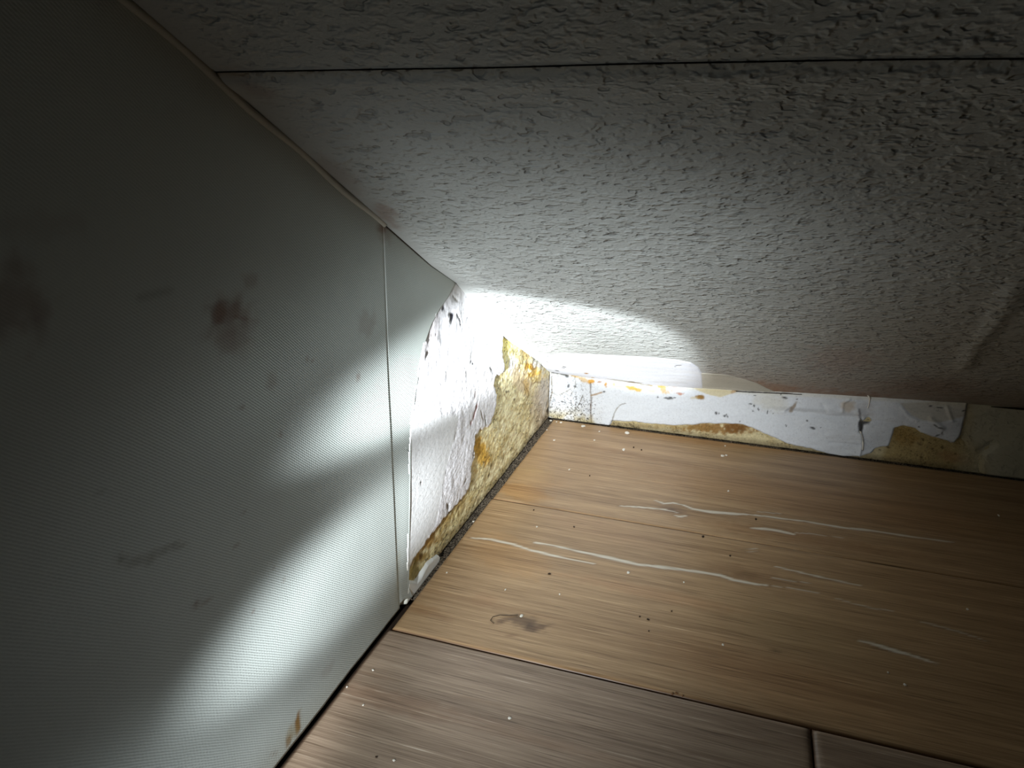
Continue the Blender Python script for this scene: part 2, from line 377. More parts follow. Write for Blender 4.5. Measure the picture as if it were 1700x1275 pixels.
# ------------------------------------------------------------------ left wall
wl = box('wall_left', (-.16, -4.2, -.06), (-.018, .12, 2.4), m_core, kind='structure')
SEAM_T, SEAM_B = PX([(634, 372)])[0], PX([(663, 1012)])[0]
def seam_y(z): return SEAM_B[0] + (SEAM_T[0]-SEAM_B[0])*np.clip(z/SEAM_T[1], 0, 1.3)
WALLC = np.array(lin(192, 198, 192))
def bot(a): return .004+.003*(fbm(a, a*0, 25, 9)-.5)
def clip_top(a, b, extra=.004): return np.minimum(b, ceil_z(0*a, a)+extra)
def wallpaint(a, b):
    col = np.tile(WALLC, (len(a), 1)); br = np.array(lin(118, 74, 50))
    col = col*(.95+.1*fbm(a, b, 3, 5))[:, None]
    def st(cx, cy, lx, ly, dg, k, c=br, soft=.6, rag=.9):
        nonlocal col; col = mix(col, blob(a, b, PX, cx, cy, lx, ly, dg, soft, rag, seed=int(cx))*k, c)
    st(362, 518, 14, 17, 0, .62); st(382, 520, 30, 26, 0, .34); st(392, 512, 9, 16, 10, .3); st(405, 528, 24, 3, 10, .35)
    st(378, 560, 26, 20, 10, .30); st(412, 465, 10, 16, 20, .25); st(392, 545, 30, 40, 0, .15)
    st(20, 500, 45, 60, 0, .38); st(66, 530, 14, 26, 0, .2); st(75, 372, 60, 20, 0, .12)
    st(198, 925, 9, 7, 0, .40, (.10, .07, .04)); st(225, 932, 26, 10, -10, .30, (.12, .09, .05)); st(262, 916, 24, 6, -20, .30, (.12, .09, .05)); st(292, 906, 16, 5, -15, .30, (.12, .09, .05))
    st(160, 815, 10, 4, 0, .3, (.10, .07, .04)); st(340, 997, 16, 3.0, -20, .32); st(325, 1004, 6, 6, 0, .3); st(392, 906, 6, 3, 0, .35)
    st(610, 540, 12, 20, 10, .22); st(450, 635, 8, 16, 0, .25); st(508, 595, 3, 3, 0, .4); st(519, 599, 2.5, 2.5, 0, .4); st(594, 624, 2.5, 6, 0, .4); st(400, 676, 4, 4, 0, .4)
    st(470, 962, 2.6, 2.6, 0, .4); st(454, 941, 2.2, 2.2, 0, .4); st(418, 1016, 2.6, 2.6, 0, .4); st(402, 850, 5, 2.5, 0, .35); st(465, 720, 3.5, 4, 0, .3)
    st(633, 376, 7, 9, 0, .55); st(640, 385, 10, 16, 0, .3)
    st(494, 1202, 4.2, 18, 4, .95, lin(140, 100, 36), .35, .5); st(484, 1213, 8, 14, 20, .4, lin(150, 125, 60)); st(478, 1230, 4, 9, 15, .7, lin(135, 100, 45), .4, .6)
    st(451, 1250, 7, 2, 0, .4); st(545, 1110, 6, 16, 30, .16); st(660, 960, 3, 40, 2, .25, lin(160, 150, 110))
    crease = d_line(a, b, PX([(230, 494), (255, 488), (280, 482)]))[0]; col = mix(col, (1-sst(crease, 0, .006))*.25, (.1, .08, .06))
    ju = ceil_z(0*a, a)-b; col = mix(col, (1-sst(ju, .0, .05))*.18, lin(150, 135, 110))
    foot_band = 1-sst(b, .0, .05+.03*fbm(a, b, 14, 3)); col = mix(col, foot_band*.16, lin(140, 130, 95))  # wallpaper gets darker and browner towards its foot
    return col
# main width of wallpaper, from the seam towards the room
yy = axis([(-4.2, -1.9, .05), (-1.9, -.94, .0055)]); vv = np.linspace(0, 1, 170)
def grid_fn(a, b):
    return a, b
def wall_sheet(name, y0f, y1f, nu, nv, hfn, zpow=1.0, b0=bot, top=.004, coarse=None):
    u = np.linspace(0, 1, nu) if coarse is None else coarse; v = np.linspace(0, 1, nv)
    def fn(U, Vv):
        y1_ = y1f(Vv); y0_ = y0f(Vv); a = y0_+(y1_-y0_)*U
        zt = np.minimum(ceil_z(0*a, a)+top, 2.2); zb = b0(a); b = zb+(zt-zb)*Vv
        a = y0f(b)+(y1f(b)-y0f(b))*U
        return a, b
    gu_, gv_ = np.meshgrid(u, v, indexing='ij'); a, b = fn(gu_.ravel(), gv_.ravel())
    i = np.arange(nu*nv).reshape(nu, nv); F = np.stack([i[:-1, :-1], i[1:, :-1], i[1:, 1:], i[:-1, 1:]], -1).reshape(-1, 4)
    h = hfn(a, b); col = wallpaint(a, b); V = TO3['x'](a, b, h); n = len(V)
    rim = np.concatenate([i[:, 0], i[-1, 1:], i[-2::-1, -1], i[0, -2:0:-1]]); V = np.r_[V, TO3['x'](a[rim], b[rim], h[rim]*0-.006)]
    j = np.arange(len(rim)); k = np.roll(j, -1); F = np.r_[F, np.c_[rim[k], rim[j], n+j, n+k]]
    return link(name, mesh_np(name, V, F, np.clip(np.r_[col, col[rim]], 0, 1)), m_fab, wl)
ucoarse = np.r_[np.linspace(0, .62, 30)[:-1], np.linspace(.62, 1, 230)]
def h_main(a, b):
    return .0035*(fbm(a, b, 1.6, 8, 3)-.5) + .0014*(fbm(a, b, 7, 2, 2)-.5) + .0012
wall_sheet('wallpaper_sheet', lambda z: -4.2+0*z, lambda z: seam_y(z), len(ucoarse), 190, h_main, coarse=ucoarse)
# narrow strip beyond the seam, its torn edge lifting from the plaster
TORN = PX([(757, 466), (750, 480), (744, 492), (730, 512), (716, 538), (706, 566), (698, 600), (690, 650), (684, 700), (681, 750), (680, 800), (679, 860), (678.5, 900), (678, 940), (676, 970), (681, 990)])
TORN = TORN[np.argsort(TORN[:, 1])]
def torn_y(z): return np.interp(z, TORN[:, 1], TORN[:, 0]) + .003*(fbm(z, z*0, 30, 2, 4)-.5)
def h_strip(a, b):
    f = (a-seam_y(b))/(torn_y(b)-seam_y(b))
    lowcurl = np.exp(-b/.02)*sst(f, .0, .25)*(.006)
    return h_main(a, b) - .0001 + .0007*sst(f, .05, 1) + .0005*sst(f, .9, 1)*sst(b, .40, .25) + lowcurl*.5
def bot_strip(a): return .006 - .012*sst(a, -.955, -.945)*0 + .006*np.sin((a+.96)*90)
wall_sheet('wallpaper_strip', lambda z: seam_y(z)-.0012, torn_y, 44, 200, h_strip, b0=bot_strip, top=-.001)

YEL_EDGE = [(838, 546), (834, 560), (835, 590), (839, 616), (822, 630), (820, 640), (825, 652), (825, 672), (820, 692), (812, 708), (798, 712), (790, 726), (787, 745),
            (789, 758), (783, 775), (781, 800), (774, 820), (762, 834), (748, 850), (736, 864), (722, 880), (713, 893), (700, 910), (688, 930), (676, 950)]
BARE = PX(YEL_EDGE + [(672, 1010), (700, 985), (785, 870), (850, 792), (925, 712), (925, 600), (870, 560)])
CHIP = PX([(729, 923), (718, 929), (709, 938), (703, 948), (697, 960), (690, 969), (684, 968), (677, 968), (672, 1008), (690, 984), (712, 955), (727, 934)])
def left_marks(a, b, col, h, white):
    K = lin(48, 46, 62)
    def mk(cx, cy, lx, ly, dg=0, k=.85, c=K, soft=.4, rag=.5, dep=.0015):
        nonlocal col, h; m = blob(a, b, PX, cx, cy, lx, ly, dg, soft, rag, seed=int(cx+cy)); col = mix(col, m*k, c); h = h-dep*m
    if white:
        mk(735, 512, 5, 3.4, -20, .75, rag=1.6); mk(750, 527, 7.5, 3.6, -78, .9); mk(747, 522, 3.5, 3, 0, .45); mk(759, 524, 3.6, 1.8, 80, .55); mk(762, 531, 5, 1.1, 70, .85); mk(763, 538, 2.5, .9, 80, .7)
        mk(775, 528, 1.5, .9, 90, .8); mk(723, 556, 1.8, 1.4, 0, .8); mk(716, 535, 3, 1, 70, .6, lin(90, 70, 60)); mk(709, 588, 6, 3, -60, .5, lin(120, 95, 80), rag=1.8); mk(712, 560, 6, 9, 0, .22, lin(150, 120, 105), rag=1.5)
        mk(781, 601, 2.6, 1, -50, .85); mk(784, 603, 2.2, .8, 50, .85); mk(815, 613, 1.3, 4, -30, .6); mk(791, 676, 1.9, 8, 12, .9, lin(120, 50, 36)); mk(787, 690, 1.3, 8, 14, .7, lin(150, 70, 60)); mk(782, 702, 1.4, 4, 10, .6, lin(150, 60, 50)); mk(789, 655, 1, 6, 5, .5, lin(150, 90, 80))
        mk(743, 841, 2.0, 6, 8, .6, lin(60, 55, 30), rag=1.8); mk(745, 855, 1.6, 4, 8, .5, lin(60, 55, 30), rag=1.8); mk(772, 799, 1, 4, 25, .5, lin(80, 75, 40)); mk(698, 801, .9, 2.4, 0, .7); mk(740, 470, 3, 4, 0, .0)
        mk(800, 690, 1.3, 10, -12, .55, lin(120, 90, 50), rag=1.2); mk(806, 700, 1.2, 9, -8, .5, lin(90, 95, 60), rag=1.2); mk(786, 750, 1.3, 9, 6, .7, lin(105, 95, 40), rag=1.5); mk(786, 775, 1.6, 9, 8, .6, lin(105, 95, 40), rag=1.5); mk(775, 815, 3, 1, 30, .5, lin(105, 95, 40))
        for p in ([(726, 520), (725, 533), (723, 545), (722, 556)], [(757, 471), (761, 473)]):
            d, _ = d_line(a, b, PX(p)); col = mix(col, (1-sst(d, .0004, .0022))*.6, K)
        mk(757, 480, 13, 17, -30, .35, lin(150, 140, 115), soft=.8); mk(757, 497, 6, 2, 50, .55, lin(110, 100, 80), rag=1.2)
    return col, h
# bare plaster next to the corner
def fn(a, b):
    am = lin(206, 156, 60); yel = lin(248, 238, 192)
    n_ = fbm(a*.5, b, 34, 3, 5, .6); n2 = fbm(a*.45, b, 120, 13, 4, .6)
    col = np.tile(np.array(yel), (len(a), 1)); col = mix(col, sst(n_, .42, .62)*.65, lin(214, 198, 140)); col = mix(col, sst(n2, .52, .66)*.6, lin(246, 236, 196)); col = mix(col, sst(fbm(a*.45, b, 150, 23, 3), .54, .64)*.5, lin(176, 146, 84))
    col = mix(col, sst(a, -.20, -.06)*sst(b, .16, .10)*.85, lin(196, 180, 158))           # grey plaster in the angle
    col = mix(col, sst(n2, .55, .42)*sst(a, -.3, -.1)*.35, lin(150, 130, 100))
    mould = .15+.5*sst(n_, .45, .6)
    def st(cx, cy, lx, ly, dg, k, c, soft=.4, rag=.9):
        nonlocal col; col = mix(col, blob(a, b, PX, cx, cy, lx, ly, dg, soft, rag, seed=int(cx))*k, c)
    st(795, 741, 12, 20, -25, .95, am); st(806, 756, 9, 16, -15, .9, am); st(800, 748, 30, 30, 0, .35, lin(222, 184, 90))
    st(716, 893, 14, 20, 45, .85, lin(168, 124, 44)); st(740, 868, 22, 8, -40, .55, lin(176, 140, 66)); st(770, 838, 20, 9, -42, .6, lin(178, 148, 78))
    st(699, 925, 13, 9, -30, .75, lin(166, 132, 50)); st(702, 924, 3, 7, 15, .9, lin(96, 66, 16)); st(693, 950, 8, 17, 12, .8, lin(150, 138, 74)); st(683, 946, 5, 20, 4, .6, lin(200, 180, 96))
    st(852, 608, 7, 14, -15, .95, lin(246, 244, 238)); st(856, 598, 6, 6, 0, .7, lin(246, 244, 238)); st(843, 597, 5, 20, 0, .6, lin(250, 240, 170))
    st(868, 632, 14, 24, -25, .8, lin(208, 186, 150), .3, .5); st(883, 608, 9, 7, 0, .95, lin(198, 150, 48)); st(888, 621, 12, 5, -15, .8, lin(224, 176, 66)); st(898, 628, 14, 4, -15, .6, lin(222, 190, 100)); st(876, 642, 4, 14, 0, .5, lin(210, 170, 80))
    st(896, 602, 15, 9, 20, .8, lin(205, 203, 196)); st(846, 565, 12, 16, 0, .6, lin(246, 226, 120)); st(875, 590, 6, 14, -25, .6, lin(222, 190, 120)); st(905, 650, 7, 30, 0, .6, lin(216, 210, 200)); st(893, 665, 8, 22, 10, .5, lin(206, 192, 172))
    def dk(cx, cy, lx, ly, dg=0, k=.8, c=(.03, .02, .01)):
        nonlocal col; col = mix(col, blob(a, b, PX, cx, cy, lx, ly, dg, .4, .6, seed=int(cy))*k, c)
    dk(846, 650, 2, 1.4); dk(843, 651, 1.2, 2); dk(857, 663, 2, 1); dk(856, 664, 1, 1.5); dk(814, 790, 1.4, 4, 15); dk(833, 780, 1.5, 3, 15, .5); dk(820, 770, 1.3, 6, 10, .5); dk(911, 683, 2, 5, 0, .9); dk(909, 672, 1, 6, 10, .6); dk(852, 745, 2.4, 1.5, 0, .5); dk(838, 760, 1.2, 8, 8, .5)
    for p in ([(878, 604), (884, 615), (880, 625), (886, 632)], [(868, 632), (876, 645), (880, 655), (874, 668)], [(900, 636), (890, 634), (884, 640), (882, 652)], [(846, 640), (838, 650), (842, 660)]):
        d, _ = d_line(a, b, PX(p)); col = mix(col, (1-sst(d, .0006, .0032))*.6, lin(120, 84, 30))
    foot = 1-sst(b, .008, .028); col = mix(col, foot*.45, lin(120, 98, 66)); mould = np.maximum(mould, foot*.9)
    sdC = sd_poly(a, b, BARE)
    edge = 1-sst(np.abs(sdC), 0, .012); col = mix(col, edge*.35*sst(n2, .4, .6), lin(150, 120, 50)); mould = np.maximum(mould, edge*.7)
    h = -.0035 + .004*(n_-.5)+.0028*(n2-.5) + .010*blob(a, b, PX, 886, 616, 14, 16, 0, .8, .6)*(fbm(a, b, 60, 8)-.2)
    return h, col, {'mould': mould, 'grain': np.full(len(a), .95)}
keep_c = lambda a, b: b < ceil_z(0*a, a)+.004
sheet('bare_plaster', 'x', axis([(-.98, .004, .0026)]), axis([(.0035, .505, .0026)]), fn, m_pl, wl, keep=keep_c)
# white filler and old paint, a thin skin over the plaster
SKIN = np.r_[PX(YEL_EDGE), PX([(664, 960), (655, 760), (665, 600), (700, 440)])[:, :], [[-.50, .43]]]
SKIN = np.r_[PX(YEL_EDGE), [[-.99, .08], [-.99, .60], [-.80, .58], [-.40, .40]]]
def skin_sd(a, b): return sd_poly(a, b, SKIN) + .012*(fbm(a, b, 34, 21, 5, .6)-.5) + .010*(fbm(a*.5, b, 150, 25, 3, .6)-.5)
def fn(a, b):
    s_ = skin_sd(a, b); n_ = fbm(a, b, 40, 31, 4, .6)
    h = -.006+.0072*sst(s_, -.004, .004)
    smooth = sd_poly(a, b, PX([(640, 1000), (640, 690), (760, 690), (752, 730), (741, 770), (734, 800), (730, 830), (722, 868), (700, 905), (676, 950)]))
    sm = sst(smooth, -.006, .004); h = h + .0004*sm + .0022*(1-sm)*(n_-.5) + .003*(fbm(a, b, 5, 3, 2)-.5)
    col = np.tile(np.array(lin(236, 234, 236)), (len(a), 1)); col = mix(col, sm*.6, lin(236, 236, 232))
    col = mix(col, (1-sst(np.abs(smooth), 0, .004))*.05, lin(160, 160, 160))
    col = mix(col, (1-sst(s_, .0, .010))*.30*sst(n_, .4, .6), lin(190, 160, 90))
    low = sst(b, .10, .03)*sst(a, -.80, -.9); col = mix(col, low*.4, lin(214, 196, 140))
    col, h = left_marks(a, b, col, h, True)
    pink = blob(a, b, PX, 712, 560, 12, 40, 12, .8, .5); col = mix(col, pink*.35, lin(214, 200, 196))
    return h, col, {'mould': .04+.18*(1-sm)*sst(s_, .05, .0)*1.6, 'grain': .18+.6*(1-sm)*sst(b, .42, .28)}
sheet('white_filler', 'x', axis([(-.985, -.25, .0026)]), axis([(.0035, .56, .0026)]), fn, m_pl, wl, keep=lambda a, b: (skin_sd(a, b) > -.004) & (b < ceil_z(0*a, a)+.003) & (a > torn_y(b)-.006), thick=.001)
# scrap of paper left standing at the foot of the wall
chip_sd = lambda a, b: sd_poly(a, b, CHIP) + .0025 + .003*(fbm(a, b, 60, 2)-.5)
def fn(a, b):
    s_ = chip_sd(a, b); h = -.006+.0090*sst(s_, -.003, .003) + .0008*(fbm(a, b, 20, 2)-.5)
    col = np.tile(np.array(lin(240, 240, 234)), (len(a), 1)); col = mix(col, sst(a, -.90, -.95)*.6, lin(214, 208, 176))
    col = mix(col, blob(a, b, PX, 677, 989, 3.2, 2.4, 0, .4, .4)*.8, lin(100, 62, 40))
    return h, col, {'mould': np.full(len(a), .02), 'grain': np.full(len(a), .08)}
o = sheet('paper_scrap', 'x', axis([(-1.0, -.79, .0022)]), axis([(-.002, .09, .0022)]), fn, m_pl, wl, keep=lambda a, b: chip_sd(a, b) > -.0035, thick=.001)
o['label'] = 'torn white paper scrap left at the foot of the stained plaster'
# painted bead along the slope
pts = []
for y_ in np.linspace(-3.4, -.955, 90): pts.append((.002, y_, ceil_z(np.array(0.), np.array(y_))-.002+.002*math.sin(y_*37)))
o = tube('caulk_bead', pts, .0042, None, wl); m_b, t, b = new_mat('painted_bead', .7, .3); b.inputs['Base Color'].default_value = lin(176, 172, 158)+(1,); o.data.materials.append(m_b)
pts = [(.001, y_, ceil_z(np.array(0.), np.array(y_))-.0005) for y_ in np.linspace(-.955, -.69, 30)]
tube('open_joint', pts, .0012, m_dark, wl)

# ------------------------------------------------------------------ knee wall
wb = box('wall_back', (-.05, .018, -.06), (3.0, .16, .34), m_core, kind='structure')
topz = lambda a: ceil_z(a, a*0)
def knee_common(a, b, col):
    K = lin(40, 38, 36)
    def st(cx, cy, lx, ly, dg, k, c, soft=.4, rag=.9):
        nonlocal col; col = mix(col, blob(a, b, PY, cx, cy, lx, ly, dg, soft, rag, seed=int(cx))*k, c)
    am = lin(190, 138, 44)
    st(953, 622, 8, 3.2, 20, .9, lin(160, 124, 60)); st(968, 629, 14, 3.4, 25, .8, lin(190, 160, 110)); st(982, 633.5, 6, 3.0, 8, .95, am); st(995, 634, 3.5, 1.8, 0, .8, lin(150, 100, 50)); st(1006, 638, 3, 4.4, 0, .9, am)
    st(1019, 637.5, 2, 2.4, 0, .6, lin(210, 180, 90)); st(1030, 641, 8, 1.6, 4, .4, lin(214, 196, 120)); st(1050, 644, 10, 3.4, 14, .9, lin(206, 166, 60)); st(1062, 647, 7, 3, 0, .85, lin(206, 166, 60)); st(1078, 646, 14, 3, 8, .5, lin(216, 196, 140))
    st(1097, 638, 13, 5.5, 15, .8, lin(184, 146, 60), rag=1.8); st(1102, 647, 8, 6, 45, .75, lin(200, 162, 84), rag=1.5); st(1119, 640.5, 5, 1.8, 0, .8, lin(166, 88, 46)); st(1127, 652.5, 7, 1.8, 5, .75, lin(176, 110, 70), rag=1.4)
    st(1162, 659, 7.5, 4, 8, .95, lin(138, 100, 30)); st(1155, 660, 6, 2.6, 0, .5, lin(190, 170, 110))
    w_ = sd_poly(a, b, PY([(1148, 643), (1185, 645), (1228, 647), (1222, 651), (1207, 656), (1196, 659), (1180, 656), (1165, 651)])) + .004*(fbm(a, b, 60, 2)-.5)
    col = mix(col, sst(w_, -.001, .002)*.8, lin(198, 184, 140)); st(1221, 648, 6, 2.6, -25, .5, lin(166, 120, 84))
    for p, wd, c in (([(981, 636), (980.5, 650), (982, 664), (981, 676), (981, 688), (982, 700)], .0022, lin(90, 70, 44)), ([(968, 656), (962, 670), (954, 682)], .0016, lin(90, 80, 60)), ([(1016, 700), (1020, 686), (1024, 678), (1030, 672)], .0018, lin(120, 110, 90)),
                     ([(916, 625), (917, 650), (913, 668), (911, 690)], .0022, lin(120, 104, 76)), ([(918, 652), (926, 656), (936, 652), (948, 645)], .0012, lin(140, 130, 110)), ([(955, 626), (956, 640), (948, 655)], .0011, lin(130, 124, 110)), ([(982, 656), (990, 654), (999, 651)], .0028, lin(150, 112, 52)),
                     ([(1220, 648.5), (1260, 651), (1290, 652), (1316, 652)], .0016, lin(70, 62, 50)), ([(1032, 671), (1040, 669)], .0012, lin(110, 100, 90)), ([(1060, 638), (1085, 639.5)], .0012, lin(90, 80, 50))):
        d, _ = d_line(a, b, PY(p)); d = d+.0025*(fbm(a, b, 120, 4)-.5); col = mix(col, (1-sst(d, wd*.4, wd*1.3))*.75, c)
    for cx, cy, lx, ly, dg in ((920, 618, 5, 1.6, 10), (926, 619, 3, 2, 0), (935, 621, 7, 1.8, 15), (942, 624, 4, 3, 10), (908, 598, 2, 1, 30), (944, 640, 1.6, 3, 10), (955, 641, 3, 1, 30), (1003, 650, 2, 1.3, 0), (1092, 659, 1.4, 1.2, 0), (1108, 661, 6, 1.4, 10), (1114, 660, 4, 1.8, 15), (1120, 660, 2, 1, 0),
                               (1189, 685, 2, 2.6, -30), (1194, 686, 1, 2, 0), (1203, 690, 2.4, 2, 10), (1208, 691, 1, 2, -30), (1206, 688, 1, 1.6, -20), (1246, 670, 3, 1.3, 10), (1252, 673, 1.1, 2.4, -30), (1259, 679, 1, 3, -25), (1250, 682, 1.5, 1.3, 0), (1274, 684, .9, 3, 0), (1284, 686, .8, 1.2, 0), (1253, 656, 2, .9, 20), (1244, 651, 2.2, 1, 0),
                               (1303, 660, 5.5, 1.8, 12), (1323, 662, 1.3, 1, 0), (1305, 706, 1.0, 2.2, -20), (1349, 710, 4.5, 1.8, 20), (1362, 709, 1, 1, 0), (1302, 735, 1.4, 1, 0), (1228, 699, 1.4, 1, 0), (1296, 654, 1, 2, 0), (1340, 698, 2, 1.4, 30),
                               (1552, 705, 5, 1.8, 35), (1560, 709, 5, 1.6, 10), (1525, 708, 1.6, 1.4, 0), (1544, 673.5, 3, 1.1, 0), (1600, 681, 4, 1.3, -15), (1560, 676, 6, .9, 5), (1556, 722, 5, 1.2, -20), (1564, 719, 1, 3, 0)):
        st(cx, cy, lx, ly, dg, .85, K, .35, .4)
    return col
LOW = [(1010, 712), (1016, 699), (1050, 701), (1085, 704), (1121, 707), (1150, 705.5), (1173, 704), (1209, 703.5), (1232, 705), (1249, 710), (1266, 719), (1285, 726), (1302, 735), (1320, 740), (1350, 747), (1380, 756), (1400, 758),
       (1418, 757.6), (1446, 753), (1453, 746), (1461, 743), (1476, 741), (1479, 732), (1481, 722), (1485, 711), (1500, 707), (1519, 711), (1530, 718), (1540, 722), (1568, 731.6), (1585, 734.5), (1593, 726), (1598, 711), (1602, 695), (1605, 681), (1607, 660)]
FIL = PY([(900, 720), (900, 600)]+[(1607, 640)]+LOW[::-1])
fil_sd = lambda a, b: sd_poly(a, b, FIL) + .005*(fbm(a, b, 50, 3, 4)-.5)
knee_keep = lambda a, b: b < topz(a)+.004
def fn(a, b):                              # plaster base with glue stains
    n_ = fbm(a, b, 30, 6, 4, .6); n2 = fbm(a, b, 110, 16, 3, .6)
    col = np.tile(np.array(lin(196, 182, 142)), (len(a), 1)); col = mix(col, sst(n_, .4, .6)*.5, lin(170, 150, 104))
    s_ = fil_sd(a, b)
    c1 = blob(a, b, PY, 1190, 712, 68, 8.5, 1.5, .35, .7); col = mix(col, c1*.85*sst(n2, .25, .5), lin(128, 88, 34)); col = mix(col, blob(a, b, PY, 1222, 711, 18, 8, 0, .4, .7)*.7, lin(104, 66, 26))
    col = mix(col, blob(a, b, PY, 1110, 709, 50, 4, 3, .5, .8)*.5, lin(140, 112, 60))
    p = sd_poly(a, b, PY([(1470, 745), (1480, 705), (1530, 700), (1620, 735), (1615, 790), (1460, 775)])); col = mix(col, sst(p, -.01, .01)*.8, lin(158, 136, 86)); col = mix(col, blob(a, b, PY, 1500, 722, 26, 14, 20, .5, .6)*.6, lin(140, 108, 50))
    col = mix(col, blob(a, b, PY, 1590, 762, 30, 10, 10, .6, .8)*.35, lin(150, 96, 60))
    for cx, cy in ((1533, 730), (1528, 739), (1548, 746), (1553, 731), (1587, 755), (1575, 769), (1515, 735), (1565, 744), (1530, 760), (1461, 748), (1475, 744)): col = mix(col, blob(a, b, PY, cx, cy, 2.6, 1.6, 30, .4, .5, seed=cx)*.7, lin(70, 46, 22))
    foot = 1-sst(b-.0, .006, .02); col = mix(col, foot*.55, lin(96, 78, 52))
    right = sst(a, 1.02, 1.06); col = mix(col, right*.7, lin(170, 160, 130))
    return -.0045+.003*(n_-.5)+.002*(n2-.5), knee_common(a, b, col), {'mould': .45*(1-right)*sst(n_, .4, .6)+.3*foot, 'grain': np.full(len(a), .75)}
sheet('bare_plaster', 'y', axis([(-.004, 1.45, .0026), (1.45, 3.0, .05)]), axis([(.001, .216, .0026)]), fn, m_pl, wb, keep=knee_keep)
CR = PY([(1424, 668), (1425, 680), (1427, 692), (1429, 704), (1428, 716), (1431, 728), (1430, 745)])
def fn(a, b):                              # white filler skin
    s_ = fil_sd(a, b); n_ = fbm(a*.5, b, 50, 8, 4, .55); n2 = fbm(a, b, 90, 2, 3, .6)
    h = -.008+.0105*sst(s_, -.003, .004) + .0022*(n_-.5) + .0035*(fbm(a*.4, b, 12, 9, 2)-.5)
    h = h + .0075*sst(a, .55, .85)*(fbm(a*.45, b, 26, 19, 4)-.5)*2
    col = np.tile(np.array(lin(212, 215, 218)), (len(a), 1)); col = mix(col, sst(n_, .5, .7)*.25, lin(206, 208, 212))
    left = sst(a, .16, .08); mid = sst(a, .17, .12)
    mould = .06+.55*mid*sst(b, .10, .04)+.30*left
    yl = sst(fbm(a, b, 22, 5, 3), .48, .62)*mid*sst(b, .06, .0); col = mix(col, yl*.6+.25*mid*(1-sst(b, .008, .03)), lin(176, 160, 110))
    # creases of the paper towards the right
    for p, dp, wd in (([(1310, 682), (1350, 687), (1390, 692), (1426, 691)], -.0035, .006), ([(1378, 734), (1404, 736), (1430, 737)], -.002, .003), ([(1440, 692), (1446, 699), (1480, 701), (1500, 704)], -.003, .005), ([(1497, 676), (1508, 690), (1522, 697)], .003, .004),
                      ([(1545, 694), (1556, 703), (1564, 710)], .0045, .006), ([(1572, 675), (1577, 690), (1580, 697)], .003, .004), ([(1250, 672), (1270, 682), (1300, 684), (1312, 672)], .0015, .003), ([(1398, 683), (1400, 668), (1410, 663)], .003, .003), ([(1366, 672), (1372, 684)], -.0015, .004)):
        d, _ = d_line(a, b, PY(p)); h = h + dp*np.exp(-(d/wd)**2)
    d, _ = d_line(a, b, CR); side = a-np.interp(b, CR[::-1, 1], CR[::-1, 0]); h = h + .006*np.exp(-np.maximum(-side, 0)/.010)*(side < 0)*sst(b, .14, .12)*(b > .01); col = mix(col, (1-sst(np.abs(side-.0025), .0005, .003))*.6*(b > PY([(1430, 748)])[0, 1])*(b < PY([(1425, 678)])[0, 1]), lin(70, 60, 48))
    hole = np.maximum(blob(a, b, PY, 1436, 701, 8, 5, -35, .3, .9), blob(a, b, PY, 1430, 706, 4, 9, 0, .3, .8)); col = mix(col, hole*.9, lin(52, 47, 42)); h = h-.007*hole
    rip = blob(a, b, PY, 1434, 684, 14, 14, 0, .6, .6); h = h + rip*.006*(fbm(a, b, 60, 44)-.5); col = mix(col, rip*.3, lin(160, 150, 140))
    col = mix(col, blob(a, b, PY, 1408, 674, 12, 9, 0, .35, .4)*.55, lin(176, 150, 112)); col = mix(col, blob(a, b, PY, 1279, 666, 26, 14, 10, .5, .4)*.45, lin(196, 190, 168)); col = mix(col, blob(a, b, PY, 1317, 675, 3, 9, 30, .4, .8)*.75, lin(130, 104, 70))
    col = mix(col, blob(a, b, PY, 1335, 680, 60, 3.2, 4, .6, .4)*.25, lin(130, 130, 130))
    beige = sd_poly(a, b, PY([(1492, 668), (1500, 676), (1512, 688), (1530, 697), (1560, 700), (1604, 690), (1607, 665)])); col = mix(col, sst(beige, -.002, .003)*.55, lin(176, 166, 138))
    tp = 1-sst(topz(a)-b, .002, .012); col = mix(col, tp*.3, lin(206, 196, 160))
    return h, knee_common(a, b, col), {'mould': mould, 'grain': .22+.2*mid+0*a}
o = sheet('torn_paper_and_filler', 'y', axis([(-.002, 1.10, .0024)]), axis([(.003, .20, .0024)]), fn, m_pl, wb, keep=lambda a, b: (fil_sd(a, b) > -.0035) & (b < topz(a)+.003), thick=.001)
o['label'] = 'white filler and torn lining paper, cracked and peeling'
# wallpaper still standing on the right
def wp_sd(a, b): return sd_poly(a, b, np.r_[PY([(1603, 660), (1603, 700), (1597, 728), (1612, 745), (1625, 765), (1630, 800)]), [[3.1, -.02], [3.1, .33]]]) + .004*(fbm(a, b, 40, 12)-.5)
def fn(a, b):
    s_ = wp_sd(a, b); h = -.007+.0065*sst(s_, -.012, .012)+.006*(fbm(a, b, 9, 3, 3)-.5)
    for p, dp, wd in (([(1618, 790), (1622, 765), (1632, 748), (1645, 740)], -.005, .012), ([(1610, 690), (1640, 684)], .003, .006)):
        d, _ = d_line(a, b, PY(p)); h = h+dp*np.exp(-(d/wd)**2)
    col = np.tile(np.array(lin(182, 176, 152)), (len(a), 1)); col = mix(col, sst(fbm(a, b, 9, 5), .45, .65)*.4, lin(160, 150, 120)); col = mix(col, (1-sst(s_, 0, .03))*.7, lin(166, 150, 112))
    return h, col, {'chip': np.full(len(a), .35)}
sheet('wallpaper_sheet', 'y', axis([(1.0, 1.5, .004), (1.5, 3.0, .05)]), axis([(.002, .250, .004)]), fn, m_chip, wb, keep=lambda a, b: (wp_sd(a, b) > -.012) & (b < topz(a)-.001), thick=.001)
q = PY([(1438, 651), (1441, 655), (1443, 659), (1442, 668), (1440, 676)])
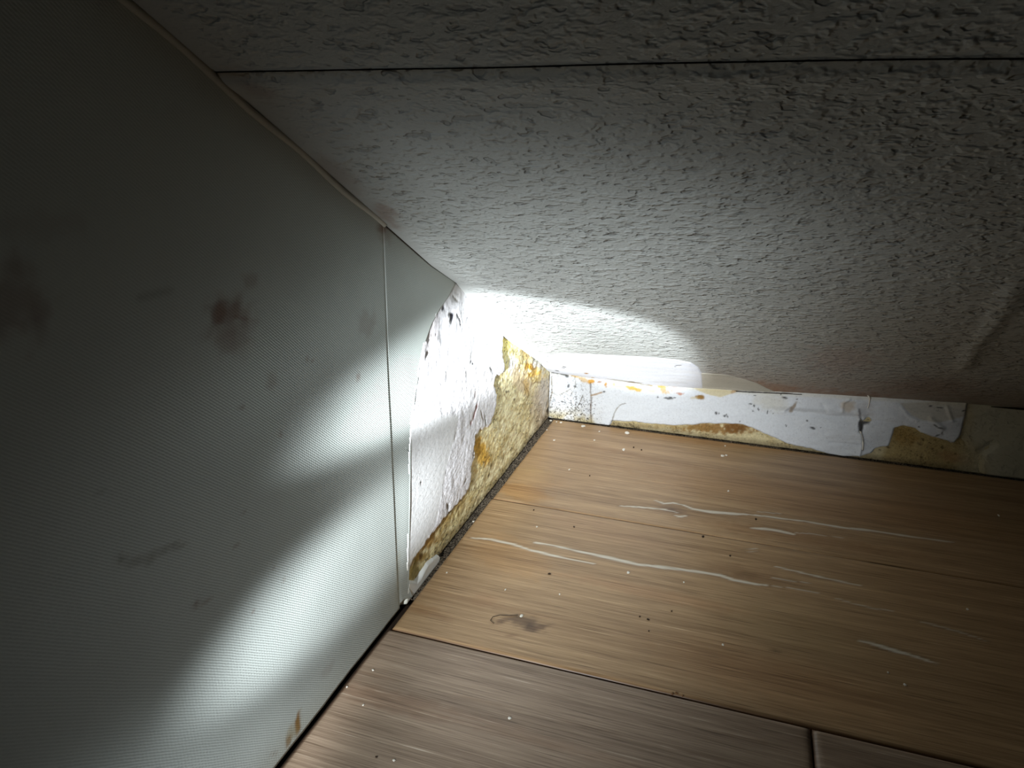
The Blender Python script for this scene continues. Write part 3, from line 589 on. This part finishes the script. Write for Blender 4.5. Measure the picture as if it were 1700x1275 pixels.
tube('paper_fibre', [(q[i, 0], -.018+.003*i, q[i, 1]) for i in range(5)], [.0012, .002, .002, .0011, .0011], m_flake, wb)
q = PY([(1428, 714), (1429, 720), (1430.5, 726), (1432, 733), (1431.5, 739), (1431, 745)])
V = []; F = []
for i in range(6):
    V += [(q[i, 0]-.004, -.004, q[i, 1]), (q[i, 0]+.0005, -.0090-.001*(i % 2), q[i, 1]), (q[i, 0]+.0016+.0006*(i % 3), -.0070, q[i, 1]-.001)]
    if i: k = 3*i; F += [(k-3, k-2, k+1, k), (k-2, k-1, k+2, k+1)]
o = link('curled_paper_edge', mesh_np('curled_paper_edge', V, F), m_flake, wb); sm_ = o.modifiers.new('thick', 'SOLIDIFY'); sm_.thickness = .0003
tube('open_joint', [(x_, -.006, topz(np.array(x_))-.002) for x_ in np.linspace(1.075, 1.6, 20)], np.interp(np.linspace(0, 1, 20), [0, .1, .3, 1], [.001, .0028, .0030, .003]), m_dark, wb)
tube('open_joint', [(x_, -.0035, topz(np.array(x_))-.001) for x_ in np.linspace(.50, .66, 14)], .0011, m_dark, wb)

# ------------------------------------------------------------------ sloped ceiling
V = []
for dz in (.03, .15):
    for (x_, y_) in ((-.16, -4.2), (3.0, -4.2), (3.0, .16), (-.16, .16)): V.append((x_, y_, .141+.035*x_-.52*y_+dz))
ce = link('ceiling', mesh_np('ceiling', V, [(0, 1, 2, 3), (7, 6, 5, 4), (0, 4, 5, 1), (1, 5, 6, 2), (2, 6, 7, 3), (3, 7, 4, 0)], smooth=False), m_core, kind='structure')
seam_c = lambda x_: -1.276+.055*np.clip(x_, 0, 1.6)
SM1 = PC([(895, 612), (900, 590), (930, 583), (980, 586), (1040, 589), (1087, 592), (1125, 596), (1150, 601), (1162, 609), (1168, 618), (1150, 640), (1000, 650)])
SM2 = PC([(1000, 612), (1169, 617), (1205, 620), (1219, 623), (1240, 628), (1258, 633), (1275, 640), (1300, 648), (1320, 660), (1000, 660)])
s1 = lambda a, b: sd_poly(a, b, np.r_[SM1[:-2], [[.42, .03], [-.02, .03]]]) + .003*(fbm(a, b, 30, 2)-.5)
s2 = lambda a, b: sd_poly(a, b, np.r_[SM2[:-2], [[.70, .04], [.10, .04]]]) + .004*(fbm(a, b, 30, 4)-.5)
def ceil_paint(a, b):
    col = np.tile(np.array(lin(172, 174, 170)), (len(a), 1)); col = col*(.94+.12*fbm(a, b, 4, 6))[:, None]
    lowb = sst(b, -.30, -.02)*sst(a, .25, .55); col = mix(col, lowb*.42*(.5+fbm(a, b, 12, 3)), lin(150, 118, 84))
    def st(cx, cy, lx, ly, dg, k, c, rag=.9):
        nonlocal col; col = mix(col, blob(a, b, PC, cx, cy, lx, ly, dg, .5, rag, seed=int(cx))*k, c)
    st(1370, 655, 110, 9, 3, .45, lin(140, 92, 58)); st(1290, 640, 40, 5, 10, .4, lin(150, 100, 60)); st(1395, 600, 60, 20, 0, .25, lin(150, 106, 84)); st(1540, 640, 70, 14, 0, .3, lin(130, 92, 60))
    st(640, 360, 22, 14, 35, .45, lin(120, 84, 56)); st(430, 150, 40, 16, 30, .3, lin(120, 84, 60)); st(560, 290, 40, 14, 40, .25, lin(130, 100, 76))
    return col
def fn(a, b):
    h = .003*(fbm(a, b, 2.2, 3, 3)-.5)*2; r = d_line(a, b, PC([(1690, 470), (1655, 530), (1620, 575), (1600, 610)]))[0]; h = h+.0045*np.exp(-(r/.012)**2)
    e = sst(np.abs(b-seam_c(a)), 0, .006); h = h-.002*(1-e) + .0035*sst(b-seam_c(a), .05, .0)*sst(b-seam_c(a), -.0, .01)
    chip = 1-.85*sst(s1(a, b), -.03, .01) ; chip = chip*(1-.6*sst(b, -.16, -.04)); chip = chip*sst(a, .0, .06)
    col = ceil_paint(a, b)
    return h, col, {'chip': chip}
AX = axis([(-.03, 1.5, .0075), (1.5, 3.0, .06)])
for nm, sgn in (('wallpaper_sheet', 1), ('wallpaper_sheet', -1)):
    ga = axis([(0, 1, 1/150.)])
    def fn2(a, b, sgn=sgn):
        return fn(a, b)
    # warp rows so that the edge follows the joint
    B = axis([(0, .93, .0075), (.93, 1.0, .004)]) if sgn > 0 else axis([(0, .35, .0075), (.35, 2.6, .05)])
    gA, gB = np.meshgrid(AX, B, indexing='ij'); a = gA.ravel()
    b = (.035+(seam_c(a)+.0010-.035)*gB.ravel()) if sgn > 0 else (seam_c(a)-.0010-gB.ravel())
    na, nb = gA.shape; i = np.arange(na*nb).reshape(na, nb); F = np.stack([i[:-1, :-1], i[:-1, 1:], i[1:, 1:], i[1:, :-1]], -1).reshape(-1, 4)[:, ::-1]
    h, col, att = fn2(a, b); V = TO3['c'](a, b, h); n = len(V)
    rim = i[:, -1] if sgn > 0 else i[:, 0]; V = np.r_[V, TO3['c'](a[rim], b[rim], h[rim]-.02)]; j = np.arange(len(rim)-1)
    F2 = np.c_[rim[j], rim[j+1], n+j+1, n+j]; F = np.r_[F, F2 if sgn < 0 else F2[:, ::-1]]
    link(nm, mesh_np(nm, V, F, np.clip(np.r_[col, col[rim]], 0, 1), {'chip': np.r_[att['chip'], att['chip'][rim]]}), m_chip, ce)
def smear(sdf, thick_, colr, A, B):
    def fn(a, b):
        s_ = sdf(a, b); hh, _, _ = fn_c(a, b); h = hh-.006+(.006+thick_)*sst(s_, -.002, .005)+.0012*(fbm(a*.3, b, 40, 6, 3)-.5)
        col = np.tile(np.array(colr), (len(a), 1)); col = mix(col, sst(fbm(a*.3, b, 26, 4), .5, .7)*.2, lin(214, 210, 200))
        def st(cx, cy, lx, ly, dg, k, c, rag=.6):
            nonlocal col; col = mix(col, blob(a, b, PC, cx, cy, lx, ly, dg, .4, rag, seed=int(cx))*k, c)
        K = lin(60, 52, 40)
        for q in ((908, 588.5, 3, .9, 5), (908.5, 598, 2.4, 1, 25), (936, 606, 4, .8, 10), (935, 608, 3, .6, 15), (988, 587.5, 1, .7, 0), (1090, 614, .9, .7, 0), (1125, 604, 4, .6, -10), (1130, 604, 2.5, .7, -10), (1121, 606, 2, .5, 0), (912, 592, 1.6, .6, 0), (925, 613, 3, 1, 5)): st(*q, .75, K)
        st(974, 615.3, 3.5, .9, 3, .9, lin(160, 112, 40)); st(984, 621, 3, .8, -5, .7, lin(170, 140, 80)); st(1040, 625, 30, 1.0, 5, .55, lin(150, 140, 112)); st(1052, 626.5, 12, 1.0, 5, .8, lin(110, 90, 50)); st(1110, 627, 30, 1.3, 3, .2, lin(150, 140, 112))
        st(1195, 637, 40, 1.4, 4, .3, lin(220, 216, 204))
        return h, col, {'mould': np.full(len(a), .05), 'grain': np.full(len(a), .12)}
    return sheet('filler_smear', 'c', A, B, fn, m_pl, ce, keep=lambda a, b: sdf(a, b) > -.003, thick=.001)
fn_c = fn
smear(s2, .0016, lin(186, 182, 168), axis([(.0, .72, .0035)]), axis([(-.16, .012, .0028)]))
smear(s1, .0020, lin(214, 216, 222), axis([(-.012, .46, .0035)]), axis([(-.30, .012, .0028)]))

# ------------------------------------------------------------------ crumbs on the floor
def tag(o, label, cat, group=None):
    o['label'] = label; o['category'] = cat
    if group: o['group'] = group
    return o
rg = np.random.default_rng(3)
def crumb(name, px, wpx, hpx, label, cat, mat, group, tall=.35, z=0.0, dg=0.):
    q = PZ([px, (px[0]+wpx/2, px[1]), (px[0], px[1]-hpx/2)]); rx = abs(q[1, 0]-q[0, 0])+1e-5; ry = max(abs(q[2, 1]-q[0, 1]), rx*.35)
    n = 8; V = []; F = []; T = max(min(rx, ry)*tall, .0012); V.append((0, 0, 0))
    ang = np.linspace(0, 2*math.pi, n, endpoint=False)+rg.uniform(-.25, .25, n); rr = rg.uniform(.65, 1.15, n)
    for zz_, k in ((.0, .9), (T*.6, 1.0), (T, .6)):
        for j in range(n): V.append((rx*rr[j]*k*math.cos(ang[j]), ry*rr[j]*k*math.sin(ang[j]), zz_+(rg.uniform(-.1, .15)*T if zz_ else 0)))
    V.append((0, 0, T*1.05)); me = bpy.data.meshes.new(name); FF = []
    for j in range(n):
        k = (j+1) % n; FF.append((0, 1+k, 1+j))
        for r_ in range(2): FF.append((1+r_*n+j, 1+r_*n+k, 1+(r_+1)*n+k, 1+(r_+1)*n+j))
        FF.append((1+2*n+j, 1+2*n+k, len(V)-1))
    me.from_pydata([tuple(c*S for c in v) for v in V], [], FF); me.update()
    o = link(name, me, mat); o.location = (q[0, 0]*S, q[0, 1]*S, (z+.0002)*S); o.rotation_euler[2] = math.radians(dg); return tag(o, label, cat, group)
GL, GD = 'pale paint crumbs on the oak floor', 'dark specks of grit on the oak floor'
for px, w_, h_, lb in [
    ((1041, 719), 9.5, 4.5, 'largest pale paint flake lying near the back wall below the yellow stains'),
    ((968, 708), 8, 3.5, 'flat oblong paint flake close to the back wall, right of the floor corner'),
    ((931, 701.5), 5, 3, 'pale crumb just right of the floor corner, second from the corner'),
    ((924, 700.5), 3, 2.4, 'tiny pale crumb between the floor corner and the second crumb'),
    ((914.5, 698.5), 5, 3, 'white crumb sitting right in the floor corner'),
    ((908, 714), 2.6, 2, 'tiny white crumb by the dark gap just below the corner'),
    ((920, 731), 4, 2.6, 'round pale crumb nearest the left wall, a little below the corner'),
    ((987, 731), 3.4, 2.4, 'small pale crumb below the oblong flake near the back wall'),
    ((995, 716.5), 3, 2, 'tiny pale crumb between the oblong and the largest flake'),
    ((1035, 747), 5, 5, 'faint smeared pale fleck below the largest paint flake'),
    ((945, 780), 3.6, 3, 'yellowish pale crumb alone in the warm brown part of the rear board'),
    ((1199, 757), 7, 3.6, 'lumpy cream crumb of a cluster in front of the brown stained wall foot'),
    ((1206, 756), 4.5, 3, 'cream crumb at the right end of the cluster before the stained wall foot'),
    ((1204, 740.5), 3.4, 2.4, 'small cream crumb close under the brown stained wall foot'),
    ((1209, 815.5), 4, 3.4, 'pale crumb above the long white streak of the rear board'),
    ((891, 875), 4, 2.6, 'pale crumb on the middle board left of the upper board joint'),
    ((786, 866), 4, 3.4, 'white crumb touching the dark sealing strip of the left wall'),
    ((1043, 951), 6, 4, 'rough white crumb just below the long pale crack of the middle board'),
    ((1135, 967), 3.6, 3.2, 'round white crumb below the right part of the long pale crack'),
    ((839, 979.5), 3.4, 3.6, 'bright tiny crumb above the dark knot of the middle board'),
    ((929, 987), 3.4, 3, 'faint pale crumb right of the knot and below the pale crack'),
    ((866, 1023), 7, 5, 'pale fluff crumb on top of the dark knot'),
    ((1200, 1071), 5, 4, 'white crumb in the middle of the middle board left of a small knot'),
    ((1474, 1117), 3.6, 3.4, 'small pale crumb under the short faint streak at the right'),
    ((1502, 1137), 6, 4.5, 'beige crumb lowest on the right of the middle board'),
    ((1606, 1012), 4.4, 3.4, 'grey crumb in the dark far right of the middle board'),
    ((1658, 856), 3.6, 3.2, 'grey crumb in the dark far right of the rear board'),
    ((846, 1193), 6, 5.4, 'round white crumb on the grey front board'),
    ((603, 1171), 4, 3.6, 'small pale crumb on the front board, near the left wall'),
    ((619, 1113), 4.6, 3.6, 'pale crumb on the front board just below its joint with the middle board'),
    ((654, 1263), 5.5, 4, 'pale crumb at the bottom edge of the picture on the front board'),
    ((576, 1141), 3.6, 3.2, 'pale crumb beside the dark gap along the left wall on the front board'),
    ((742, 951), 3.4, 2.6, 'faint crumb near the left wall at the torn paper scrap')]:
    crumb('paint_flake', px, w_, h_, lb, 'paint flake', m_flake, GL, dg=0)
for px, w_, h_, lb in [
    ((1052, 743), 2.8, 2.4, 'black speck under the largest paint flake, left one of a pair'), ((1065, 747), 2.8, 2.4, 'black speck under the largest paint flake, right one of a pair'),
    ((912, 953), 6, 2.4, 'short dark splinter below the left pale crack of the middle board'), ((886, 847), 3, 2.6, 'dark speck beside the golden stain on the rear board'),
    ((953, 875), 3, 2.6, 'dark speck on the middle board just above its long pale crack'), ((1076, 1029), 5.5, 3, 'largest dark grit on the middle board, right of the knot'),
    ((1062, 1024), 3, 2, 'small dark speck left of the largest grit'), ((1077, 1048), 2.6, 2, 'small dark speck below the largest grit'), ((1115, 1015), 3, 2, 'small dark speck upper right of the largest grit'),
    ((1167, 891), 4.4, 4, 'dark crumb below the knot eye of the rear board'), ((1255, 862), 3.6, 3.6, 'black speck below the long white streak of the rear board'),
    ((1212, 923), 3.4, 3, 'dark speck above the right end of the long pale crack'), ((625, 1257), 5, 2.6, 'dark splinter at the bottom of the front board'), ((979, 790), 2.6, 2.2, 'dark speck alone on the rear board behind the knot eye')]:
    crumb('grit', px, w_, h_, lb, 'grit', m_grit, GD)
m_brown, t, b = new_mat('brown_debris', .9, .2); b.inputs['Base Color'].default_value = lin(128, 92, 62)+(1,)
for px, w_, h_, lb in [((1116, 1153), 5, 4, 'brown crumb caught in the long board joint, left one of three'), ((1123, 1151), 6, 4, 'brown crumb caught in the long board joint, middle one of three'), ((1133, 1156), 4, 3, 'brown crumb caught in the long board joint, right one of three')]:
    crumb('brown_crumb', px, w_, h_, lb, 'crumb', m_brown, 'brown crumbs in the board joint')
q = PZ([(860, 1022), (845, 1023), (830, 1022), (818, 1025), (814, 1031), (820, 1036)])
o = tube('hair', [(p[0], p[1], .0012) for p in q], .00045, m_grit); tag(o, 'fine curled hair lying left of the dark knot', 'hair')
